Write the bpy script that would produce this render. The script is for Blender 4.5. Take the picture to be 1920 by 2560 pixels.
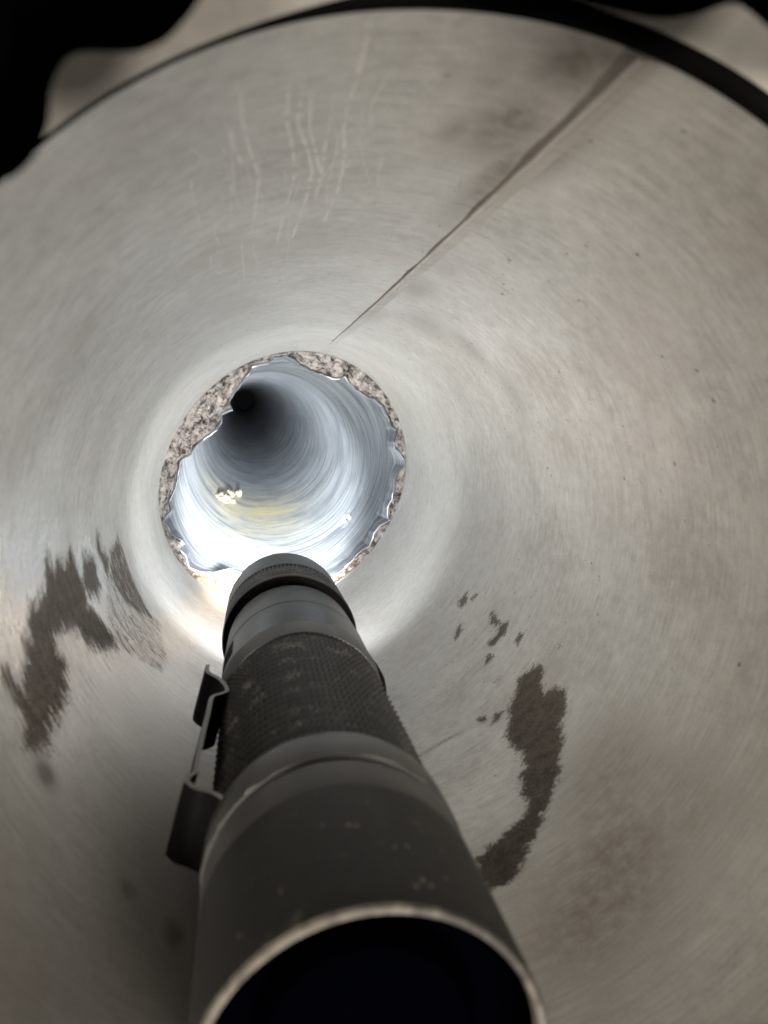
import bpy, math, random
import numpy as np
from mathutils import Matrix, Vector, noise as mnoise

for o in list(bpy.data.objects):
    bpy.data.objects.remove(o)
scene = bpy.context.scene
col = scene.collection
MM = 0.001
rng = np.random.default_rng(7)
random.seed(7)

# ------------------------------------------------------------------ camera
# world: the duct runs along +Y with its axis on x = z = 0; the lens stands 61 mm in front of its mouth
cam_data = bpy.data.cameras.new("camera")
cam = bpy.data.objects.new("camera", cam_data)
col.objects.link(cam)
cam.location = (-20.06 * MM, 0.0, 17.59 * MM)
YAW, PITCH = 0.189726, 0.0974058
cam.rotation_euler = (math.pi / 2 - PITCH, 0.0, -YAW)
cam_data.sensor_fit = 'VERTICAL'
cam_data.sensor_height = 36.0
cam_data.lens = 36.0 * 1923.0 / 2560.0
cam_data.clip_start = 0.001
cam_data.clip_end = 20.0
cam_data.dof.use_dof = True
cam_data.dof.focus_distance = 0.235
cam_data.dof.aperture_fstop = 31.0
scene.camera = cam

# ------------------------------------------------------------------ light and exposure
world = bpy.data.worlds.new("World")
scene.world = world
world.use_nodes = True
bg = world.node_tree.nodes["Background"]
bg.inputs[0].default_value = (1.0, 0.93, 0.84, 1)
bg.inputs[1].default_value = 0.05

def area(name, loc, target, size, power, color):
    d = bpy.data.lights.new(name, 'AREA')
    d.shape = 'DISK'
    d.size = size
    d.energy = power
    d.color = color
    o = bpy.data.objects.new(name, d)
    o.location = loc
    o.rotation_euler = (Vector(target) - Vector(loc)).to_track_quat('-Z', 'Y').to_euler()
    col.objects.link(o)
    return o

area("mouth_fill_left", (-0.17, -0.50, -0.13), (0.01, 0.15, 0.015), 0.12, 2.1, (1.0, 0.91, 0.79))  # warm lamp added outside the mouth to fill the right and upper wall
area("mouth_fill_right", (0.16, -0.52, -0.07), (-0.02, 0.13, 0.02), 0.12, 1.2, (1.0, 0.91, 0.80))  # weaker lamp added outside the mouth, filling the upper left wall

scene.view_settings.view_transform = 'Standard'
scene.view_settings.look = 'None'
scene.view_settings.exposure = 1.08
scene.view_settings.gamma = 1.0
scene.view_settings.use_curve_mapping = False
scene.cycles.max_bounces = 8
scene.cycles.diffuse_bounces = 5
scene.cycles.glossy_bounces = 5
scene.cycles.use_adaptive_sampling = True
scene.cycles.adaptive_threshold = 0.02
scene.cycles.use_denoising = True
scene.cycles.sample_clamp_indirect = 6.0
scene.cycles.caustics_reflective = True
scene.cycles.blur_glossy = 1.0

# ------------------------------------------------------------------ helpers
def tag(o, label=None, category=None, group=None, kind=None):
    if label: o["label"] = label
    if category: o["category"] = category
    if group: o["group"] = group
    if kind: o["kind"] = kind
    return o

def empty(name, loc=(0, 0, 0)):
    o = bpy.data.objects.new(name, None)
    o.empty_display_size = 0.01
    o.location = loc
    col.objects.link(o)
    return o

def mesh_obj(name, verts, faces, mat, parent=None, smooth=None, mm=True):
    """verts in millimetres; smooth = None for flat, else the angle (degrees) above which edges stay sharp"""
    v = np.asarray(verts, dtype=float) * (MM if mm else 1.0)
    me = bpy.data.meshes.new(name)
    me.from_pydata(v.tolist(), [], [tuple(int(i) for i in f) for f in faces])
    if smooth is not None:
        me.shade_smooth()
        if smooth < 179:
            me.set_sharp_from_angle(angle=math.radians(smooth))
    me.update()
    o = bpy.data.objects.new(name, me)
    col.objects.link(o)
    if mat: me.materials.append(mat)
    if parent: o.parent = parent
    return o

def grid_mesh(name, P, mat, parent=None, wrap=True, smooth=179, flip=False):
    """P: rows x columns x 3 in millimetres, columns closing on themselves when wrap"""
    nr, nc, _ = P.shape
    r = np.arange(nr - 1)[:, None]
    c = np.arange(nc if wrap else nc - 1)[None, :]
    c2 = (c + 1) % nc
    f = np.stack([r * nc + c, r * nc + c2, (r + 1) * nc + c2, (r + 1) * nc + c], -1).reshape(-1, 4)
    if flip: f = f[:, ::-1]
    me = bpy.data.meshes.new(name)
    v = (P.reshape(-1, 3) * MM).astype(np.float32)
    me.vertices.add(len(v)); me.vertices.foreach_set("co", v.ravel())
    me.loops.add(f.size); me.loops.foreach_set("vertex_index", f.ravel().astype(np.int32))
    me.polygons.add(len(f))
    me.polygons.foreach_set("loop_start", np.arange(0, f.size, 4, dtype=np.int32))
    me.update(calc_edges=True)
    me.validate()
    if smooth is not None:
        me.shade_smooth()
        if smooth < 179:
            me.set_sharp_from_angle(angle=math.radians(smooth))
    o = bpy.data.objects.new(name, me)
    col.objects.link(o)
    if mat: me.materials.append(mat)
    if parent: o.parent = parent
    return o

def float_attr(o, name, vals):
    a = o.data.attributes.new(name, 'FLOAT', 'POINT')
    a.data.foreach_set("value", np.asarray(vals, dtype=np.float32).ravel())

def vec_attr(o, name, vals):
    a = o.data.attributes.new(name, 'FLOAT_VECTOR', 'POINT')
    a.data.foreach_set("vector", np.asarray(vals, dtype=np.float32).ravel())

def lathe(name, prof, mat, parent, n=160, smooth=35, cap0=False, cap1=False):
    """prof: (s, r) along the local Y axis, millimetres"""
    t = np.linspace(0, 2 * np.pi, n, endpoint=False)
    P = np.array([[(r * math.cos(a), s, r * math.sin(a)) for a in t] for s, r in prof])
    verts = P.reshape(-1, 3).tolist()
    faces = []
    for i in range(len(prof) - 1):
        for j in range(n):
            k = (j + 1) % n
            faces.append((i * n + j, i * n + k, (i + 1) * n + k, (i + 1) * n + j))
    if cap0: faces.append(tuple(range(n)))
    if cap1: faces.append(tuple(reversed(range((len(prof) - 1) * n, len(prof) * n))))
    return mesh_obj(name, verts, faces, mat, parent, smooth)

class NT:
    """small node-tree writer"""
    def __init__(self, name):
        self.m = bpy.data.materials.new(name)
        self.m.use_nodes = True
        self.t = self.m.node_tree
        self.bsdf = self.t.nodes["Principled BSDF"]
        self.out = self.t.nodes["Material Output"]
    def n(self, kind, **kw):
        nd = self.t.nodes.new(kind)
        for k, v in kw.items(): setattr(nd, k, v)
        return nd
    def put(self, sock, v):
        if v is None: return
        if isinstance(v, bpy.types.NodeSocket): self.t.links.new(v, sock)
        else:
            if isinstance(v, (tuple, list)) and len(v) == 3 and sock.type == 'RGBA': v = (*v, 1)
            sock.default_value = v
    def set(self, **kw):
        for k, v in kw.items(): self.put(self.bsdf.inputs[k.replace('_', ' ')], v)
    def attr(self, name, out='Fac'):
        return self.n('ShaderNodeAttribute', attribute_name=name).outputs[out]
    def obj(self):
        return self.n('ShaderNodeTexCoord').outputs['Object']
    def scale(self, vec, s, off=(0, 0, 0)):
        m = self.n('ShaderNodeMapping'); self.put(m.inputs[0], vec)
        m.inputs['Scale'].default_value = s; m.inputs['Location'].default_value = off
        return m.outputs[0]
    def noise(self, vec, scale=1.0, detail=3.0, rough=0.55, dist=0.0):
        x = self.n('ShaderNodeTexNoise'); self.put(x.inputs['Vector'], vec)
        x.inputs['Scale'].default_value = scale; x.inputs['Detail'].default_value = detail
        x.inputs['Roughness'].default_value = rough; x.inputs['Distortion'].default_value = dist
        return x.outputs['Fac']
    def math(self, op, a, b=None, c=None, clamp=False):
        x = self.n('ShaderNodeMath', operation=op, use_clamp=clamp)
        for i, v in enumerate((a, b, c)):
            if v is not None: self.put(x.inputs[i], v)
        return x.outputs[0]
    def ramp(self, v, a, b, lo=0.0, hi=1.0, smooth=True):
        x = self.n('ShaderNodeMapRange', interpolation_type='SMOOTHSTEP' if smooth else 'LINEAR')
        self.put(x.inputs[0], v)
        for i, q in enumerate((a, b, lo, hi)): self.put(x.inputs[i + 1], q)
        return x.outputs[0]
    def mix(self, f, a, b):
        x = self.n('ShaderNodeMix', data_type='RGBA')
        self.put(x.inputs[0], f); self.put(x.inputs[6], a); self.put(x.inputs[7], b)
        return x.outputs[2]
    def bump(self, h, strength=0.3, dist=0.001, normal=None):
        x = self.n('ShaderNodeBump')
        self.put(x.inputs['Height'], h); x.inputs['Strength'].default_value = strength
        x.inputs['Distance'].default_value = dist
        if normal is not None: self.put(x.inputs['Normal'], normal)
        return x.outputs[0]

# ------------------------------------------------------------------ materials
def mat_duct():
    k = NT("duct_metal")
    uv = k.attr('suv', 'Vector')                                    # (arc length, depth) in millimetres
    brush = k.noise(k.scale(uv, (0.10, 4.2, 1)), 1.0, 3, 0.7)       # drawn round the pipe
    cloud = k.noise(uv, 0.05, 3, 0.6, 0.4)
    blot = k.noise(uv, 0.42, 3, 0.65)
    grain = k.noise(uv, 3.4, 1, 0.6)
    v = k.math('ADD', k.math('MULTIPLY', brush, 0.48), k.math('MULTIPLY', cloud, 0.28))
    v = k.math('ADD', v, k.math('MULTIPLY', blot, 0.24))
    v = k.math('ADD', v, k.math('MULTIPLY', grain, 0.25))           # mean about 0.60
    c = k.mix(k.ramp(v, 0.42, 0.80), (0.45, 0.431, 0.395, 1), (0.82, 0.797, 0.748, 1))
    c = k.mix(k.ramp(k.noise(k.scale(uv, (1, 1, 1), (60, 20, 0)), 0.035, 2, 0.6, 0.3), 0.5, 0.7, 0, 0.4), c, (0.56, 0.505, 0.45, 1))
    # faint grime and soft darker patches
    soft = k.math('MULTIPLY', k.attr('soft'), k.ramp(k.math('ADD', k.math('MULTIPLY', blot, 0.6), k.math('MULTIPLY', cloud, 0.8)), 0.3, 1.0))
    c = k.mix(k.math('MULTIPLY', soft, 1.25, clamp=True), c, (0.17, 0.145, 0.115, 1))
    rust = k.math('MULTIPLY', k.attr('rust'), k.ramp(blot, 0.25, 0.65))
    c = k.mix(k.math('MULTIPLY', rust, 0.8), c, (0.19, 0.115, 0.052, 1))
    # fine dark scuffs along the drawing direction
    st = k.noise(k.scale(uv, (0.13, 2.2, 1), (5, 5, 0)), 1.0, 4, 0.72)
    sc = k.math('MULTIPLY', k.ramp(st, 0.60, 0.74), k.ramp(cloud, 0.46, 0.66))
    c = k.mix(k.math('MULTIPLY', sc, 0.6), c, (0.13, 0.112, 0.092, 1))
    # dried mud with ragged edges: signed distance (mm) pushed about by streaky noise
    an = k.attr('aniso')
    push = k.math('MULTIPLY', k.math('SUBTRACT', st, 0.5), k.math('MULTIPLY_ADD', an, 11.0, 3.0))
    push = k.math('ADD', push, k.math('MULTIPLY', k.math('SUBTRACT', blot, 0.5), 6.0))
    push = k.math('ADD', push, k.math('MULTIPLY', k.math('SUBTRACT', grain, 0.5), 4.5))
    sd = k.math('ADD', k.attr('stain'), push)
    mud = k.math('MULTIPLY', k.ramp(sd, -0.25, 0.40), k.ramp(grain, 0.30, 0.55, 0.72, 1.0))
    mcol = k.mix(k.ramp(k.math('ADD', blot, k.math('ADD', k.math('MULTIPLY', st, 0.6), k.math('MULTIPLY', grain, 0.4))), 0.75, 1.2), (0.036, 0.028, 0.019, 1), (0.116, 0.092, 0.066, 1))
    c = k.mix(k.math('MULTIPLY', mud, 0.97), c, mcol)
    rgh = k.math('ADD', k.ramp(v, 0.42, 0.8, 0.46, 0.29), k.math('MULTIPLY', mud, 0.42))
    rgh = k.math('SUBTRACT', rgh, k.math('MULTIPLY', k.attr('wet'), 0.16))
    met = k.math('MULTIPLY', k.math('SUBTRACT', 1.0, mud), k.math('MULTIPLY_ADD', soft, -0.4, 0.70))
    h = k.math('ADD', k.math('MULTIPLY', brush, 0.6), k.math('MULTIPLY', grain, 0.3))
    k.set(Base_Color=c, Roughness=rgh, Metallic=met, Normal=k.bump(h, 0.4, 0.00028))
    return k.m

def mat_liner():
    k = NT("liner_metal")
    uv = k.attr('suv', 'Vector')
    st = k.noise(k.scale(uv, (0.012, 0.30, 1)), 1.0, 4, 0.75)
    st2 = k.noise(k.scale(uv, (0.016, 1.5, 1), (4, 8, 0)), 1.0, 2, 0.7)
    cl = k.noise(uv, 0.03, 3, 0.6, 0.5)
    gr = k.noise(uv, 1.4, 2, 0.6)
    v = k.math('ADD', k.math('MULTIPLY', st, 0.6), k.math('MULTIPLY', st2, 0.4))
    v = k.math('ADD', v, k.math('MULTIPLY', cl, 0.2))
    c = k.mix(k.ramp(v, 0.49, 0.73), (0.10, 0.113, 0.128, 1), (0.56, 0.592, 0.62, 1))
    c = k.mix(k.ramp(st2, 0.56, 0.70, 0, 0.65), c, (0.66, 0.685, 0.70, 1))
    c = k.mix(k.ramp(gr, 0.52, 0.75, 0, 0.2), c, (0.66, 0.69, 0.70, 1))
    c = k.mix(k.math('MULTIPLY', k.attr('dust'), k.ramp(k.math('ADD', cl, k.math('MULTIPLY', gr, 0.4)), 0.5, 0.85)), c, (0.62, 0.55, 0.31, 1))
    k.set(Base_Color=c, Roughness=k.ramp(v, 0.4, 0.8, 0.50, 0.36), Metallic=0.75,
          Normal=k.bump(st, 0.7, 0.0014))
    return k.m

def mat_insulation():
    k = NT("mineral_fibre")
    p = k.scale(k.obj(), (1000, 1000, 1000))
    a = k.noise(p, 0.20, 3, 0.7, 0.5)
    b = k.noise(p, 0.55, 4, 0.75, 0.8)
    g = k.noise(p, 3.0, 2, 0.7)
    v = k.math('ADD', k.math('MULTIPLY', a, 0.5), k.math('MULTIPLY', b, 0.5))
    c = k.mix(k.ramp(v, 0.40, 0.56), (0.045, 0.040, 0.036, 1), (0.50, 0.46, 0.43, 1))
    c = k.mix(k.ramp(a, 0.54, 0.66, 0, 0.6), c, (0.68, 0.62, 0.58, 1))
    c = k.mix(k.math('MULTIPLY', k.attr('warm'), 0.75), c, (0.40, 0.24, 0.09, 1))
    c = k.mix(k.ramp(g, 0.62, 0.75, 0, 0.6), c, (0.05, 0.045, 0.04, 1))
    k.set(Base_Color=c, Roughness=0.95, Specular_IOR_Level=0.1,
          Normal=k.bump(k.math('ADD', b, k.math('MULTIPLY', g, 0.6)), 0.9, 0.0012))
    return k.m

def mat_anodised(name, base, rough, dust=0.0, dscale=0.5, metallic=0.25, dust_col=(0.33, 0.31, 0.27, 1), thr=(0.58, 0.72), worn_glint=0.0):
    k = NT(name)
    p = k.scale(k.obj(), (1000, 1000, 1000))
    a = k.noise(p, 0.16, 4, 0.6)
    g = k.noise(p, 1.6, 4, 0.65)
    c = k.mix(a, tuple(x * 0.7 for x in base) + (1,), tuple(x * 1.35 for x in base) + (1,))
    if dust:
        d = k.math('ADD', k.math('MULTIPLY', k.noise(p, dscale * 0.35, 3, 0.6), 0.6), k.math('MULTIPLY', k.noise(p, dscale * 2.2, 4, 0.7), 0.4))
        d = k.ramp(d, thr[0], thr[1], 0, dust)
        c = k.mix(d, c, dust_col)
        rg = k.math('ADD', k.math('MULTIPLY_ADD', g, 0.2, rough - 0.1), k.math('MULTIPLY', d, 0.3))
    else:
        rg = k.math('MULTIPLY_ADD', g, 0.2, rough - 0.1)
    if worn_glint:                                                        # knurl tips painted lighter, as rubbed and catching light
        c = k.mix(k.math('MULTIPLY', k.ramp(k.attr('peak'), 0.35, 1.0), worn_glint), c, (0.17, 0.17, 0.168, 1))
    k.set(Base_Color=c, Roughness=rg, Metallic=metallic, Normal=k.bump(g, 0.12, 0.0002))
    return k.m

def mat_plain(name, base, rough, metallic=0.0, var=0.3, scale=0.4, bump=0.1, **kw):
    k = NT(name)
    p = k.scale(k.obj(), (1000, 1000, 1000))
    a = k.noise(p, scale, 5, 0.65)
    c = k.mix(a, tuple(x * (1 - var) for x in base) + (1,), tuple(min(1, x * (1 + var)) for x in base) + (1,))
    k.set(Base_Color=c, Roughness=k.math('MULTIPLY_ADD', a, 0.2, rough - 0.1), Metallic=metallic, Normal=k.bump(a, bump, 0.0004))
    for n_, v_ in kw.items(): k.put(k.bsdf.inputs[n_.replace('_', ' ')], v_)
    return k.m

M = dict(
    duct=mat_duct(), liner=mat_liner(), insul=mat_insulation(),
    black=mat_plain("black_plastic", (0.0005, 0.0005, 0.0005), 0.9, Specular_IOR_Level=0.0),
    joint_shade=mat_plain("joint_shade_black", (0.0025, 0.0025, 0.0024), 0.9, Specular_IOR_Level=0.05),
    flange=mat_plain("flange_metal", (0.40, 0.385, 0.355), 0.6, 0.2),
    mud=mat_plain("mud_fleck", (0.055, 0.042, 0.03), 0.7, 0, 0.5, 1.0, 0.5),
    pale=mat_plain("pale_scratch", (0.90, 0.88, 0.83), 0.55, 0.0),
    gap=mat_plain("seam_gap_shade", (0.17, 0.155, 0.135), 0.7, 0.1, 0.5, 0.8),
    seam=mat_plain("folded_seam_metal", (0.47, 0.45, 0.41), 0.40, 0.7, 0.35, 0.5, 0.4),
    smooth=mat_anodised("anodised_smooth", (0.105, 0.107, 0.108), 0.38, 0.35, 0.7, 0.55),
    collar=mat_anodised("anodised_collar", (0.088, 0.092, 0.095), 0.36, 0.15, 0.8, 0.55),
    knurl=mat_anodised("anodised_knurl", (0.009, 0.0093, 0.0097), 0.42, 0.65, 0.75, 0.25, (0.46, 0.45, 0.43, 1), (0.53, 0.65), 0.5),
    tail=mat_anodised("anodised_tail", (0.021, 0.0212, 0.021), 0.55, 0.45, 0.7, 0.1, (0.30, 0.28, 0.24, 1), (0.57, 0.70)),
    rim=mat_anodised("worn_rim", (0.045, 0.042, 0.037), 0.6, 0.8, 0.35, 0.0, (0.24, 0.22, 0.185, 1), (0.42, 0.62)),
    dustchip=mat_plain("pale_chip", (0.30, 0.285, 0.25), 0.8, 0.0, 0.5, 0.8),
    boot=mat_plain("tail_button_rubber", (0.0004, 0.0005, 0.0012), 0.9, Specular_IOR_Level=0.0),
    dead_end=mat_plain("dead_end_black", (0.003, 0.003, 0.003), 0.9, 0, 0.3, 0.05),
    dark=mat_plain("deep_groove", (0.004, 0.004, 0.004), 0.7, Specular_IOR_Level=0.15),
    clip=mat_plain("clip_steel", (0.20, 0.195, 0.185), 0.34, 0.9, 0.3, 0.7),
    clip_face=mat_plain("clip_face_shade", (0.004, 0.004, 0.004), 0.6, 0.0, 0.4, 0.8, Specular_IOR_Level=0.15),
    worn_glint=mat_plain("edge_glint", (0.15, 0.145, 0.135), 0.45, 0.5, 0.6, 1.0),
    reflector=mat_plain("reflector", (0.85, 0.85, 0.86), 0.15, 1.0, 0.02),
    chunk=mat_plain("cream_rubble", (0.17, 0.145, 0.10), 0.9, 0, 0.3, 0.6, 0.6),
    torn=mat_plain("bright_torn_metal", (0.62, 0.63, 0.63), 0.4, 0.55, 0.2, 0.8, 0.4),
)
def mat_led():
    k = NT("led"); k.set(Base_Color=(1, 1, 0.9, 1), Emission_Color=(0.9, 0.95, 1, 1), Emission_Strength=3.0); return k.m
def mat_glass():
    k = NT("lens_glass"); k.set(Base_Color=(1, 1, 1, 1), Roughness=0.02, Transmission_Weight=1.0, IOR=1.45); return k.m
M['led'] = mat_led(); M['glass'] = mat_glass()

# ------------------------------------------------------------------ the duct
R = 51.0
Y_MOUTH, Y_END = 61.0, 319.2
EC, ES = -0.01455, 0.07659                                          # the far end is knocked out of round

def r_far(th):
    return R * (1 + EC * np.cos(2 * th) + ES * np.sin(2 * th))

def r_duct(th, y):
    u = np.clip((np.asarray(y) - 120.0) / (Y_END - 120.0), 0, 1) ** 1.3
    s_ = np.where(np.degrees(th) < -105, th + 2 * np.pi, np.where(np.degrees(th) > 255, th - 2 * np.pi, th)) * R
    wave = 0.10 * np.sin(s_ / 23.0 + y / 31.0) + 0.07 * np.sin(s_ / 9.0 - y / 17.0 + 1.3) + 0.12 * np.sin(np.asarray(y) / 41.0 + 0.6)
    return R * (1 + u * (EC * np.cos(2 * th) + ES * np.sin(2 * th))) + wave * np.clip((np.asarray(y) - 61) / 20, 0, 1)

def on_duct(deg, y, h=0.0):
    """point on the duct's inner face, h mm proud of it"""
    t = np.radians(deg); r = r_duct(t, y) - h
    return np.stack([r * np.cos(t), np.asarray(y, float) + 0 * t, r * np.sin(t)], -1)

# outlines of the dried mud, in (degrees round the pipe, millimetres of depth)
L1 = [(183.4, 132.4), (187.3, 131.8), (189.6, 129.4), (190.5, 124.4), (189.3, 119.6), (191.7, 118.2), (194.6, 117.8), (193.3, 113.8), (196.6, 113.1), (197.8, 108.8), (199.9, 107.7), (199.0, 105.1), (195.2, 103.4), (198.0, 103.9), (203.2, 104.4), (203.9, 101.3), (206.0, 104.3), (204.8, 107.6), (204.1, 116.6), (203.2, 122.6), (200.7, 126.2), (198.6, 124.3), (195.3, 126.5), (194.8, 133.3), (196.7, 138.3), (197.5, 142.7), (201.7, 145.3), (205.5, 151.3), (207.5, 161.5), (205.1, 161.2), (199.9, 157.7), (197.4, 152.0), (194.8, 154.8), (191.0, 153.2), (187.7, 152.2), (185.4, 149.8), (186.7, 147.1), (186.8, 141.7), (185.5, 139.2), (187.4, 136.3)]
L2 = [(187.5, 161.9), (193.7, 156.4), (197.1, 165.4), (195.2, 170.0), (191.1, 171.6), (189.4, 169.7)]
L3 = [(185.0, 178.7), (188.3, 177.3), (192.4, 181.1), (195.7, 181.9), (192.3, 188.9), (189.6, 181.6), (185.1, 181.4)]
L4 = [(191.1, 193.9), (196.9, 186.0), (203.5, 189.6), (210.0, 198.2), (215.4, 208.0), (206.7, 210.8), (196.7, 212.5), (193.0, 211.2), (190.1, 207.6), (191.3, 200.6)]
L5 = [(195.0, 177.1), (198.4, 176.8), (206.3, 162.2), (212.7, 167.3), (222.9, 178.1), (222.6, 191.3), (217.0, 210.4), (207.4, 196.8), (198.8, 188.9)]
R1 = [(323.5, 147.0), (321.6, 148.3), (318.8, 150.0), (316.6, 147.1), (313.0, 145.6), (311.3, 141.9), (307.9, 137.4), (307.8, 132.9), (307.9, 128.4), (306.7, 125.1), (303.8, 123.0), (303.0, 120.3), (303.0, 117.7), (301.8, 114.9), (298.9, 113.2), (296.2, 112.7), (292.2, 111.0), (289.7, 110.7), (288.1, 107.8), (288.0, 102.9), (290.4, 102.5), (293.5, 104.6), (296.3, 107.7), (299.3, 109.8), (302.3, 112.8), (305.2, 115.1), (309.0, 118.1), (312.3, 122.9), (314.9, 124.9), (316.5, 128.8), (319.5, 130.3), (322.3, 133.5), (321.0, 137.7), (318.8, 138.2), (320.6, 143.0), (323.0, 145.1)]
SMALL = [[(-34.9, 204.9), (-31.3, 202.9), (-34.1, 199.2), (-35.9, 200.9)], [(-31.7, 198.1), (-29.8, 195.7), (-31.9, 196.8)],
         [(-31.8, 181.7), (-31.4, 180.2), (-33.7, 175.6), (-34.4, 178.9)], [(-33.2, 173.8), (-31.8, 170.8), (-34.9, 169.0), (-39.0, 170.8), (-39.3, 172.8), (-35.8, 172.6)],
         [(-40.8, 192.9), (-41.9, 189.7), (-44.5, 189.5), (-42.3, 193.2)], [(-32.2, 162.0), (-32.5, 160.8), (-34.7, 160.2), (-34.5, 161.5)],
         [(-42.5, 168.8), (-41.5, 167.3), (-42.6, 166.2), (-44.1, 166.8)], [(-51.2, 146.7), (-50.2, 145.6), (-52.1, 144.2), (-53.0, 145.6)],
         [(-54.6, 150.0), (-53.9, 148.4), (-54.9, 148.5)], [(-44.9, 157.3), (-44.0, 156.2), (-45.2, 156.1)]]
SEAM = 74.5

def poly_sd(S, Y, poly):
    """signed distance in mm (positive inside) from grid points to an outline given in (deg, mm)"""
    p = np.array(poly, float); px = np.radians(p[:, 0]) * R; py = p[:, 1]
    d = np.full(S.shape, 1e9); inside = np.zeros(S.shape, bool)
    for i in range(len(p)):
        x0, y0 = px[i], py[i]; x1, y1 = px[(i + 1) % len(p)], py[(i + 1) % len(p)]
        ex, ey = x1 - x0, y1 - y0
        t = np.clip(((S - x0) * ex + (Y - y0) * ey) / (ex * ex + ey * ey + 1e-9), 0, 1)
        d = np.minimum(d, np.hypot(S - x0 - t * ex, Y - y0 - t * ey))
        if abs(ey) > 1e-9:
            c = ((y0 > Y) != (y1 > Y)) & (S < ex * (Y - y0) / ey + x0)
            inside ^= c
    return np.where(inside, d, -d)

duct = empty("metal_duct", (0, Y_MOUTH * MM, 0))
tag(duct, "dull grey sheet metal duct seen from inside, muddy and scratched, with a lapped seam", "duct")
OFF = np.array([0, -Y_MOUTH, 0.0])                                  # children are given relative to the mouth

NTH = 900
deg = -105.0 + 360.0 * np.arange(NTH + 1) / NTH                     # opens under the flashlight, where nothing shows
ys = np.concatenate([[Y_MOUTH], np.linspace(61.6, 318.6, 340), [Y_END]])
TH, YY = np.meshgrid(np.radians(deg), ys)
RR = r_duct(TH, YY)
P = np.stack([RR * np.cos(TH), YY, RR * np.sin(TH)], -1) + OFF
wall = grid_mesh("duct_wall", P, M['duct'], duct, wrap=False, flip=True)
S_mm = np.where(np.degrees(TH) < 0, TH, TH) * R
vec_attr(wall, 'suv', np.stack([S_mm, YY, 0 * YY], -1))
sdeg = np.degrees(TH)
Sa = np.radians(np.where(sdeg < 90, sdeg + 360, sdeg)) * R          # 90 .. 450 degrees
stain = np.full(TH.shape, -9.0)
for poly, bias, cap in ((L1, 1.5, 9), (L2, 0.9, 9), (L3, 0.7, 9), (L4, 0.55, 0.6), (L5, -0.45, 0.0), (R1, 0.9, 9)):
    stain = np.maximum(stain, np.minimum(poly_sd(Sa, YY, poly), cap) + bias)
for poly in SMALL:
    stain = np.maximum(stain, poly_sd(Sa, YY, [(a + 360, b) for a, b in poly]) + 0.35)
float_attr(wall, 'stain', np.clip(stain, -9, 6))
dd = np.degrees(Sa / R)
float_attr(wall, 'aniso', ((dd > 150) & (dd < 240)).astype(float))
def blob(c_deg, c_y, w_s, w_y):
    ds = np.radians((sdeg - c_deg + 180) % 360 - 180) * R
    return np.exp(-((ds / w_s) ** 2 + ((YY - c_y) / w_y) ** 2))
soft = np.zeros(TH.shape)
for c_deg, c_y, ws, wy, a in ((-151, 100, 2.2, 2.5, 1.3), (-132, 94, 1.6, 2.0, 1.2), (-124, 91, 1.6, 3.0, 1.2), (-163, 104, 1.5, 3, .9),
                              (85, 84, 2.2, 5, .7), (85.2, 72, 2.6, 8, .6), (78, 66, 6, 9, 1.0), (80, 80, 5.5, 13, .85), (76.5, 95, 2.6, 20, .8), (70, 160, 4, 10, .5), (72, 205, 3, 14, .45),
                              (-47, 106, 10, 14, .45), (-55, 92, 15, 11, .55), (-64, 88, 10, 12, .45), (-40, 112, 8, 10, .35),
                              (60, 186, 7, 10, .5), (48, 178, 8, 6, .5), (33, 172, 8, 6, .4), (73, 82, 2.6, 12, .9), (72.5, 72, 3, 8, .5),
                              (-140, 150, 12, 25, .45), (-125, 110, 14, 30, .35), (-100, 90, 20, 20, .4)):
    soft = np.maximum(soft, a * blob(c_deg, c_y, ws, wy))
float_attr(wall, 'soft', np.clip(soft, 0, 1))
rust = np.zeros(TH.shape)
for i in range(9):
    u = i / 8
    rust = np.maximum(rust, blob(-71.5 + 11 * u, 149.6 + 0.8 * math.sin(u * 3), 1.2, 0.8 - 0.4 * u))
rust = np.maximum(rust, np.maximum.reduce([0.5 * blob(-52, 96, 12, 12), 0.55 * blob(-60, 88, 10, 9), 0.4 * blob(-44, 108, 9, 10), 0.35 * blob(-38, 92, 8, 12), 0.3 * blob(-68, 100, 7, 10)]))
float_attr(wall, 'rust', rust)
float_attr(wall, 'wet', np.clip(blob(184, 120, 11, 22) + 0.7 * blob(192, 168, 8, 18), 0, 1))

# cut edge of the far end and the outer skin
t = np.radians(np.linspace(0, 360, 361)[:-1])
def ringP(r, y): return np.stack([r * np.cos(t), np.full_like(t, y), r * np.sin(t)], -1) + OFF
grid_mesh("cut_edge", np.stack([ringP(r_far(t) + 0.02, Y_END), ringP(r_far(t) + 0.25, Y_END + 0.35), ringP(r_far(t) + 0.75, Y_END + 0.3), ringP(r_far(t) + 0.9, Y_END - 1)]), M['torn'], duct)
grid_mesh("outer_skin", np.stack([ringP(R + 0.9 + 0 * t, Y_MOUTH + 0.2), ringP(R + 0.9 + 0 * t, 130), ringP(r_far(t) + 0.9, Y_END - 1)]), M['flange'], duct)
# short wider sleeve that the mouth is pushed into, towards the lens
SL = [(61.05, 0.05), (60.7, 0.5), (58.5, 2.0), (55.5, 4.2), (52, 7.2), (50, 9.4), (49.4, 10.4), (49.8, 11.2), (62, 11.2), (64, 1.0)]
grid_mesh("mouth_sleeve", np.stack([ringP(R + e + 0 * t, y) for y, e in SL]), M['flange'], duct)

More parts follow.
